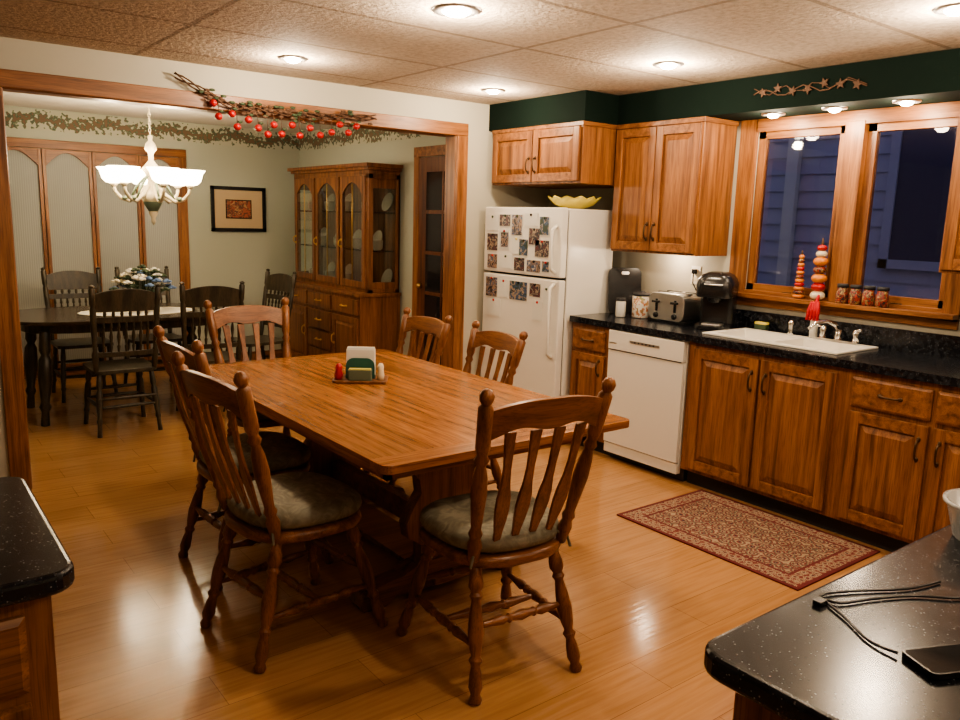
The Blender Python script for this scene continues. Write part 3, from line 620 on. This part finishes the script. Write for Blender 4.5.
# china cabinet  (local x right, front -y)
p=Part(TR(XD-.012,7.48)@RZ(-90));W=1.52;bd=.40;ud=.31;xo=.02
p.box(0,W,-bd,0,.08,.86,hutM);p.box(.02,W-.02,-bd+.03,-.01,0,.08,hutM);p.box(-.02,W+.02,-bd-.02,0,.86,.89,hutM);p.box(-.01,W+.01,-bd-.012,0,.08,.11,hutM)
def hdoor(x0,x1,z0,z1,y):
    f=.05;p.box(x0,x0+f,y-.018,y,z0,z1,hutM);p.box(x1-f,x1,y-.018,y,z0,z1,hutM);p.box(x0+f,x1-f,y-.018,y,z0,z0+f,hutM);p.box(x0+f,x1-f,y-.018,y,z1-f,z1,hutM);p.frust(x0+f,x1-f,z0+f,z1-f,y-.004,y-.016,.03,hutM)
cols=[(.03,.49),(.53,.99),(1.03,1.49)]
for a,b_ in cols: p.box(a,b_,-bd-.018,-bd,.70,.83,hutM);pull(p,(a+b_)/2,.765,-bd-.018,False,.045,brass)
hdoor(.03,.49,.14,.67,-bd);hdoor(1.03,1.49,.14,.67,-bd);pull(p,.45,.45,-bd-.018,True,.04,brass);pull(p,1.07,.45,-bd-.018,True,.04,brass)
for z0,z1 in((.50,.67),(.32,.48),(.14,.30)): p.box(.53,.99,-bd-.018,-bd,z0,z1,hutM);pull(p,.76,(z0+z1)/2,-bd-.018,False,.045,brass)
zt0,zt1=.89,1.90
p.box(xo,xo+.03,-.04,0,zt0,zt1,hutM);p.box(W-xo-.03,W-xo,-.04,0,zt0,zt1,hutM)
p.box(xo,W-xo,-.015,0,zt0,zt1,hutM);p.box(xo,W-xo,-ud,0,zt0,zt0+.03,hutM);p.box(xo,W-xo,-ud,0,zt1-.04,zt1,hutM)
for x in(xo,W-xo-.045): p.box(x,x+.045,-ud,-ud+.045,zt0,zt1,hutM);p.box(x+.008,x+.037,-ud+.045,-.04,zt0+.03,zt0+.09,hutM);p.box(x+.008,x+.037,-ud+.045,-.04,zt1-.12,zt1-.04,hutM);p.box(x+.02,x+.024,-ud+.045,-.04,zt0+.09,zt1-.12,cabglass)
for k,(e0,z0,z1) in enumerate(((.0,zt1,zt1+.03),(.025,zt1+.03,zt1+.055),(.05,zt1+.055,zt1+.085))): p.box(xo-e0,W-xo+e0,-ud-e0,0,z0,z1,hutM)
for x in(.505,1.0): p.box(x-.012,x+.012,-ud,-ud+.04,zt0+.03,zt1-.04,hutM)
for a,b_ in((.065,.49),(.52,.985),(1.015,1.455)):
    y0,y1=-ud-.018,-ud;f=.045;z0,z1=zt0+.035,zt1-.02
    p.box(a,a+f,y0,y1,z0,z1,hutM);p.box(b_-f,b_,y0,y1,z0,z1,hutM);p.box(a+f,b_-f,y0,y1,z0,z0+.06,hutM)
    n=12;xx0,xx1=a+f,b_-f;pts=[(xx1,z1),(xx0,z1)]
    for k in range(n+1):
        u=k/n;pts.append((xx0+(xx1-xx0)*u,z1-.15+.10*math.sin(math.pi*u)))
    p.prism(pts,y0,y1,hutM,'xz');p.box(xx0,xx1,y0+.008,y0+.012,z0+.05,z1-.05,cabglass)
    p.tube([((xx0+xx1)/2,y0+.004,z0+.06),((xx0+xx1)/2,y0+.004,z1-.06)],.004,brass,6);pull(p,a+.022,1.3,y0,True,.03,brass)
for z in(1.24,1.57): p.box(xo+.03,W-xo-.03,-ud+.05,-.015,z,z+.012,cabglass)
for zi,z in enumerate((.921,1.253,1.583)):
    for j in range(8):
        x=.13+j*.18
        if (j+zi)%2: p.lathe((x,-.05,z+.085),(x,-.065,z+.09),[(0,.03),(.4,.08),(1,.085)],dish,20)
        else: p.lathe((x,-.16,z+.001),(x,-.16,z+.09),[(0,.03),(.2,.045),(.9,.05),(1,.045)],dish,14)
p.obj('china_cabinet',.003)
# chandelier
CHX,DZC=1.77,-.07
p=Part(TR(CHX,6.5))
p.lathe((0,0,ZC-.03),(0,0,ZC-.001),[(0,.03),(.5,.05),(1,.065)],creamV,20)
for k in range(9):
    z=ZC-.03-.028*k;p.tube([(.009*math.cos(a)*(k%2),.009*math.cos(a)*((k+1)%2),z-.016+.017*math.sin(a)) for a in [2*math.pi*i/8 for i in range(9)]],.003,creamV,5)
p.T=TR(CHX,6.5,DZC)
p.lathe((0,0,2.18),(0,0,1.50),[(0,.006),(.02,.02),(.06,.012),(.10,.035),(.16,.045),(.20,.02),(.28,.018),(.34,.05),(.38,.075),(.42,.05),(.5,.03),(.58,.035),(.64,.075),(.70,.085),(.76,.06),(.82,.03),(.87,.035),(.92,.015),(.96,.018),(1,.003)],creamV,20)
p.lathe((0,0,1.74),(0,0,1.60),[(0,.06),(.5,.07),(1,.03)],verd,20)
NB=6;RB=.28
for k in range(NB):
    a=2*math.pi*k/NB+.55;c,s_=math.cos(a),math.sin(a)
    R=[.03,.10,.17,.23,.27,RB];Z=[1.80,1.725,1.68,1.70,1.745,1.79]
    p.tube([(r_*c,r_*s_,z) for r_,z in zip(R,Z)],[.014,.017,.015,.014,.012,.012],creamV,8)
    p.ball((.2*c,.2*s_,1.70),(.026,.026,.018),verd,8,6);p.tube([(.16*c,.16*s_,1.70),(.12*c,.12*s_,1.78),(.07*c,.07*s_,1.84),(.03*c,.03*s_,1.88)],[.008,.01,.009,.006],verd,6)
    p.lathe((RB*c,RB*s_,1.785),(RB*c,RB*s_,1.81),[(0,.016),(1,.034)],creamV,12)
    ox,oy=RB*c,RB*s_;n=20;vs=[]
    pr=[(.02,1.808),(.055,1.816),(.080,1.84),(.090,1.87),(.098,1.90),(.118,1.925),(.114,1.926),(.093,1.902),(.084,1.87),(.072,1.845),(.03,1.825)]
    for r_,z in pr:
        for i in range(n): vs.append((ox+r_*math.cos(2*math.pi*i/n),oy+r_*math.sin(2*math.pi*i/n),z))
    p.add(vs,[(i*n+j,i*n+(j+1)%n,(i+1)*n+(j+1)%n,(i+1)*n+j) for i in range(len(pr)-1) for j in range(n)],frost,True)
p.obj('chandelier')
# apple garland over the opening
random.seed(3);p=Part()
xs=[1.45+.045*k for k in range(30)]
def gz(x): return 2.195-.035*math.sin((x-1.45)/1.3*math.pi)+( .11*max(0,(1.75-x)/.3))
for ph in(0,2,4): p.tube([(x,YO-.045+.012*math.cos(x*22+ph),gz(x)+.016*math.sin(x*22+ph)) for x in xs],.005,twig,6)
for i in range(80):
    x=random.uniform(1.58,2.72);z=gz(x)+random.uniform(-.05,.035);p.ball((x,YO-.05+random.uniform(-.015,.0),z),(.020,.006,.009),random.choice([green,twig,twig]),6,4)
for x,dz in((1.66,.04),(1.69,.10),(1.77,.05),(1.80,.12),(1.87,.07),(1.93,.11),(1.99,.14),(2.03,.08),(2.08,.13),(2.15,.07),(2.20,.13),(2.27,.08),(2.34,.12),(2.42,.10),(2.48,.05),(2.54,.10),(2.60,.06)):
    z=gz(x)-dz;p.tube([(x,YO-.055,gz(x)),(x,YO-.06,z+.02)],.002,twig,5);p.ball((x,YO-.06,z),(.023,.023,.021),red,12,8);p.tube([(x,YO-.06,z+.015),(x+.006,YO-.06,z+.038)],.002,twig,5);p.ball((x+.018,YO-.062,z+.03),(.016,.004,.008),green,6,4)
p.obj('apple_garland')
# wall basket at left of the opening
p=Part(TR(.46,YO-.06,2.24));p.ball((0,0,0),(.10,.055,.115),hutM,18,10);p.tube([(-.09,0,0),(-.06,-.02,.12),(0,-.03,.14),(.06,-.02,.12),(.09,0,0)],.008,hutM);p.obj('wooden_wall_basket')
# ------------------------------------------------------------------ near counters
p=Part();p.prism(rrect(.945,2.9,-.6,.675,.05,6,(0,1,0,0)),.88,.92,ctr);p.obj('peninsula_countertop',.010,3)
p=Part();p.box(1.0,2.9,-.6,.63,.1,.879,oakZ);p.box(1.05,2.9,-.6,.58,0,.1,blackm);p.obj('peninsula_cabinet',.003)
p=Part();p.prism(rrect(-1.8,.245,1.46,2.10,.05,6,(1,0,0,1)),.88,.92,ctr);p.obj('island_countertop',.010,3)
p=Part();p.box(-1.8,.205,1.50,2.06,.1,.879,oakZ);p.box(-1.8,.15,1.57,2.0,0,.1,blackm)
p.T=TR(.205,1.50)
for x in(-.42,-.82,-1.22): door(p,x,x+.375,.125,.675);drawer(p,x,x+.375,.70,.845);pull(p,x+.19,.775,vert=False);pull(p,x+.335,.56)
p.obj('island_cabinet',.0025)
# things on the peninsula
p=Part(TR(1.80,.57,.9205));n=32;pr=[(.0,.0),(.07,0),(.076,.005),(.095,.075),(.102,.077),(.102,.083),(.092,.083),(.073,.010),(.0,.005)];vs=[]
for r_,z in pr:
    for k in range(n): vs.append((r_*math.cos(2*math.pi*k/n),r_*math.sin(2*math.pi*k/n),z))
p.add(vs,[(i*n+k,i*n+(k+1)%n,(i+1)*n+(k+1)%n,(i+1)*n+k) for i in range(len(pr)-1) for k in range(n)],clearp,True);p.obj('plastic_food_container')
p=Part(TR(1.23,.415,.9215)@RZ(-25));p.prism(rrect(-.07,.07,-.035,.035,.012),0,.009,black);p.prism(rrect(-.066,.066,-.031,.031,.008),.009,.0095,darkglass);p.obj('smartphone',.002)
p=Part();z=.9240
def smooth(P_,k=6):
    P_=[Vector(q_) for q_ in P_];o=[]
    for i in range(len(P_)-1):
        a,b_,c,d=P_[max(i-1,0)],P_[i],P_[i+1],P_[min(i+2,len(P_)-1)]
        for j in range(k):
            u=j/k;o.append(.5*((2*b_)+(c-a)*u+(2*a-5*b_+4*c-d)*u*u+(3*b_-a-3*c+d)*u**3))
    o.append(P_[-1]);return o
p.tube(smooth([(1.175,.475,z+.003),(1.18,.52,z),(1.22,.58,z),(1.25,.63,z),(1.265,.61,z),(1.33,.585,z),(1.40,.55,z),(1.46,.50,z),(1.55,.46,z)]),.0024,black,6)
p.tube(smooth([(1.235,.635,z),(1.27,.645,z),(1.33,.62,z),(1.42,.57,z),(1.50,.55,z)]),.0024,black,6)
p.box(1.225,1.245,.625,.64,.921,.929,black);p.obj('charging_cable')
p=Part(TR(1.44,.44,.9212)@RZ(20));p.box(-.04,.04,-.02,.02,0,.002,paper);p.obj('paper_note')
# ------------------------------------------------------------------ lights
def lamp(name,x,y,z,power,r=.035,col=(1,.74,.46)):
    l=bpy.data.lights.new(name,'POINT');l.energy=power;l.shadow_soft_size=r;l.color=col
    o=bpy.data.objects.new(name,l);sc.collection.objects.link(o);o.location=(x,y,z);return o
WC=(1,.79,.56)
def can(x,y,z,power,r=.055,ring=.026):
    p=Part(TR(x,y,z));n=28;pr=[(r+ring,-.0005),(r+ring-.002,-.008),(r,-.012),(r-.006,-.004)];vs=[]
    for r_,zz in pr:
        for k in range(n): vs.append((r_*math.cos(2*math.pi*k/n),r_*math.sin(2*math.pi*k/n),zz))
    p.add(vs,[(i*n+k,i*n+(k+1)%n,(i+1)*n+(k+1)%n,(i+1)*n+k) for i in range(len(pr)-1) for k in range(n)],steel,True)
    p.lathe((0,0,-.002),(0,0,-.026),[(0,r-.008),(.4,r-.012),(.8,r*.55),(1,r*.2)],bulbE,16)
    p.obj('recessed_ceiling_light');lamp('bulb_light',x,y,z-.08,power,.04,WC)
K=1.25
can(1.98,2.79,ZC,28*K,.07,.03)
for x,y,pw in((1.92,4.24,19),(3.34,4.27,20),(3.44,2.90,28),(3.34,1.44,26),(1.95,1.30,26),(1.95,-.3,18),(3.34,-.2,16),(.3,-.4,11)):
    can(x,y,ZC,pw*K)
for y in(2.75,2.38,2.00): can(4.21,y,ZS,8,.045,.022)
lamp('under_cabinet_light',4.25,3.46,1.34,4.5,.02,WC)
for k in range(3):
    a=2*math.pi*k/3+.6;lamp('chandelier_bulb',CHX+RB*math.cos(a),6.5+RB*math.sin(a),1.91,15,.04,(1,.81,.58))
w=bpy.data.worlds.new('dusk');sc.world=w;w.use_nodes=True;bg=w.node_tree.nodes['Background'];bg.inputs['Color'].default_value=(.20,.205,.34,1);bg.inputs['Strength'].default_value=.9
# ------------------------------------------------------------------ camera
f,t,q,ro,h=789.5574,.6573,.1771,.0290,1.5515
fw=Vector((math.sin(t)*math.cos(q),math.cos(t)*math.cos(q),-math.sin(q)));rt=Vector((math.cos(t),-math.sin(t),0));up=rt.cross(fw)
R_=rt*math.cos(ro)+up*math.sin(ro);U_=up*math.cos(ro)-rt*math.sin(ro)
cd=bpy.data.cameras.new('camera');cd.sensor_width=36;cd.lens=f/960*36;cd.clip_start=.02
co=bpy.data.objects.new('camera',cd);sc.collection.objects.link(co)
co.matrix_world=Matrix(((R_.x,U_.x,-fw.x,0),(R_.y,U_.y,-fw.y,0),(R_.z,U_.z,-fw.z,h),(0,0,0,1)))
sc.camera=co
sc.view_settings.view_transform='AgX'
try: sc.view_settings.look='AgX - Medium High Contrast'
except Exception: pass
sc.view_settings.exposure=.1
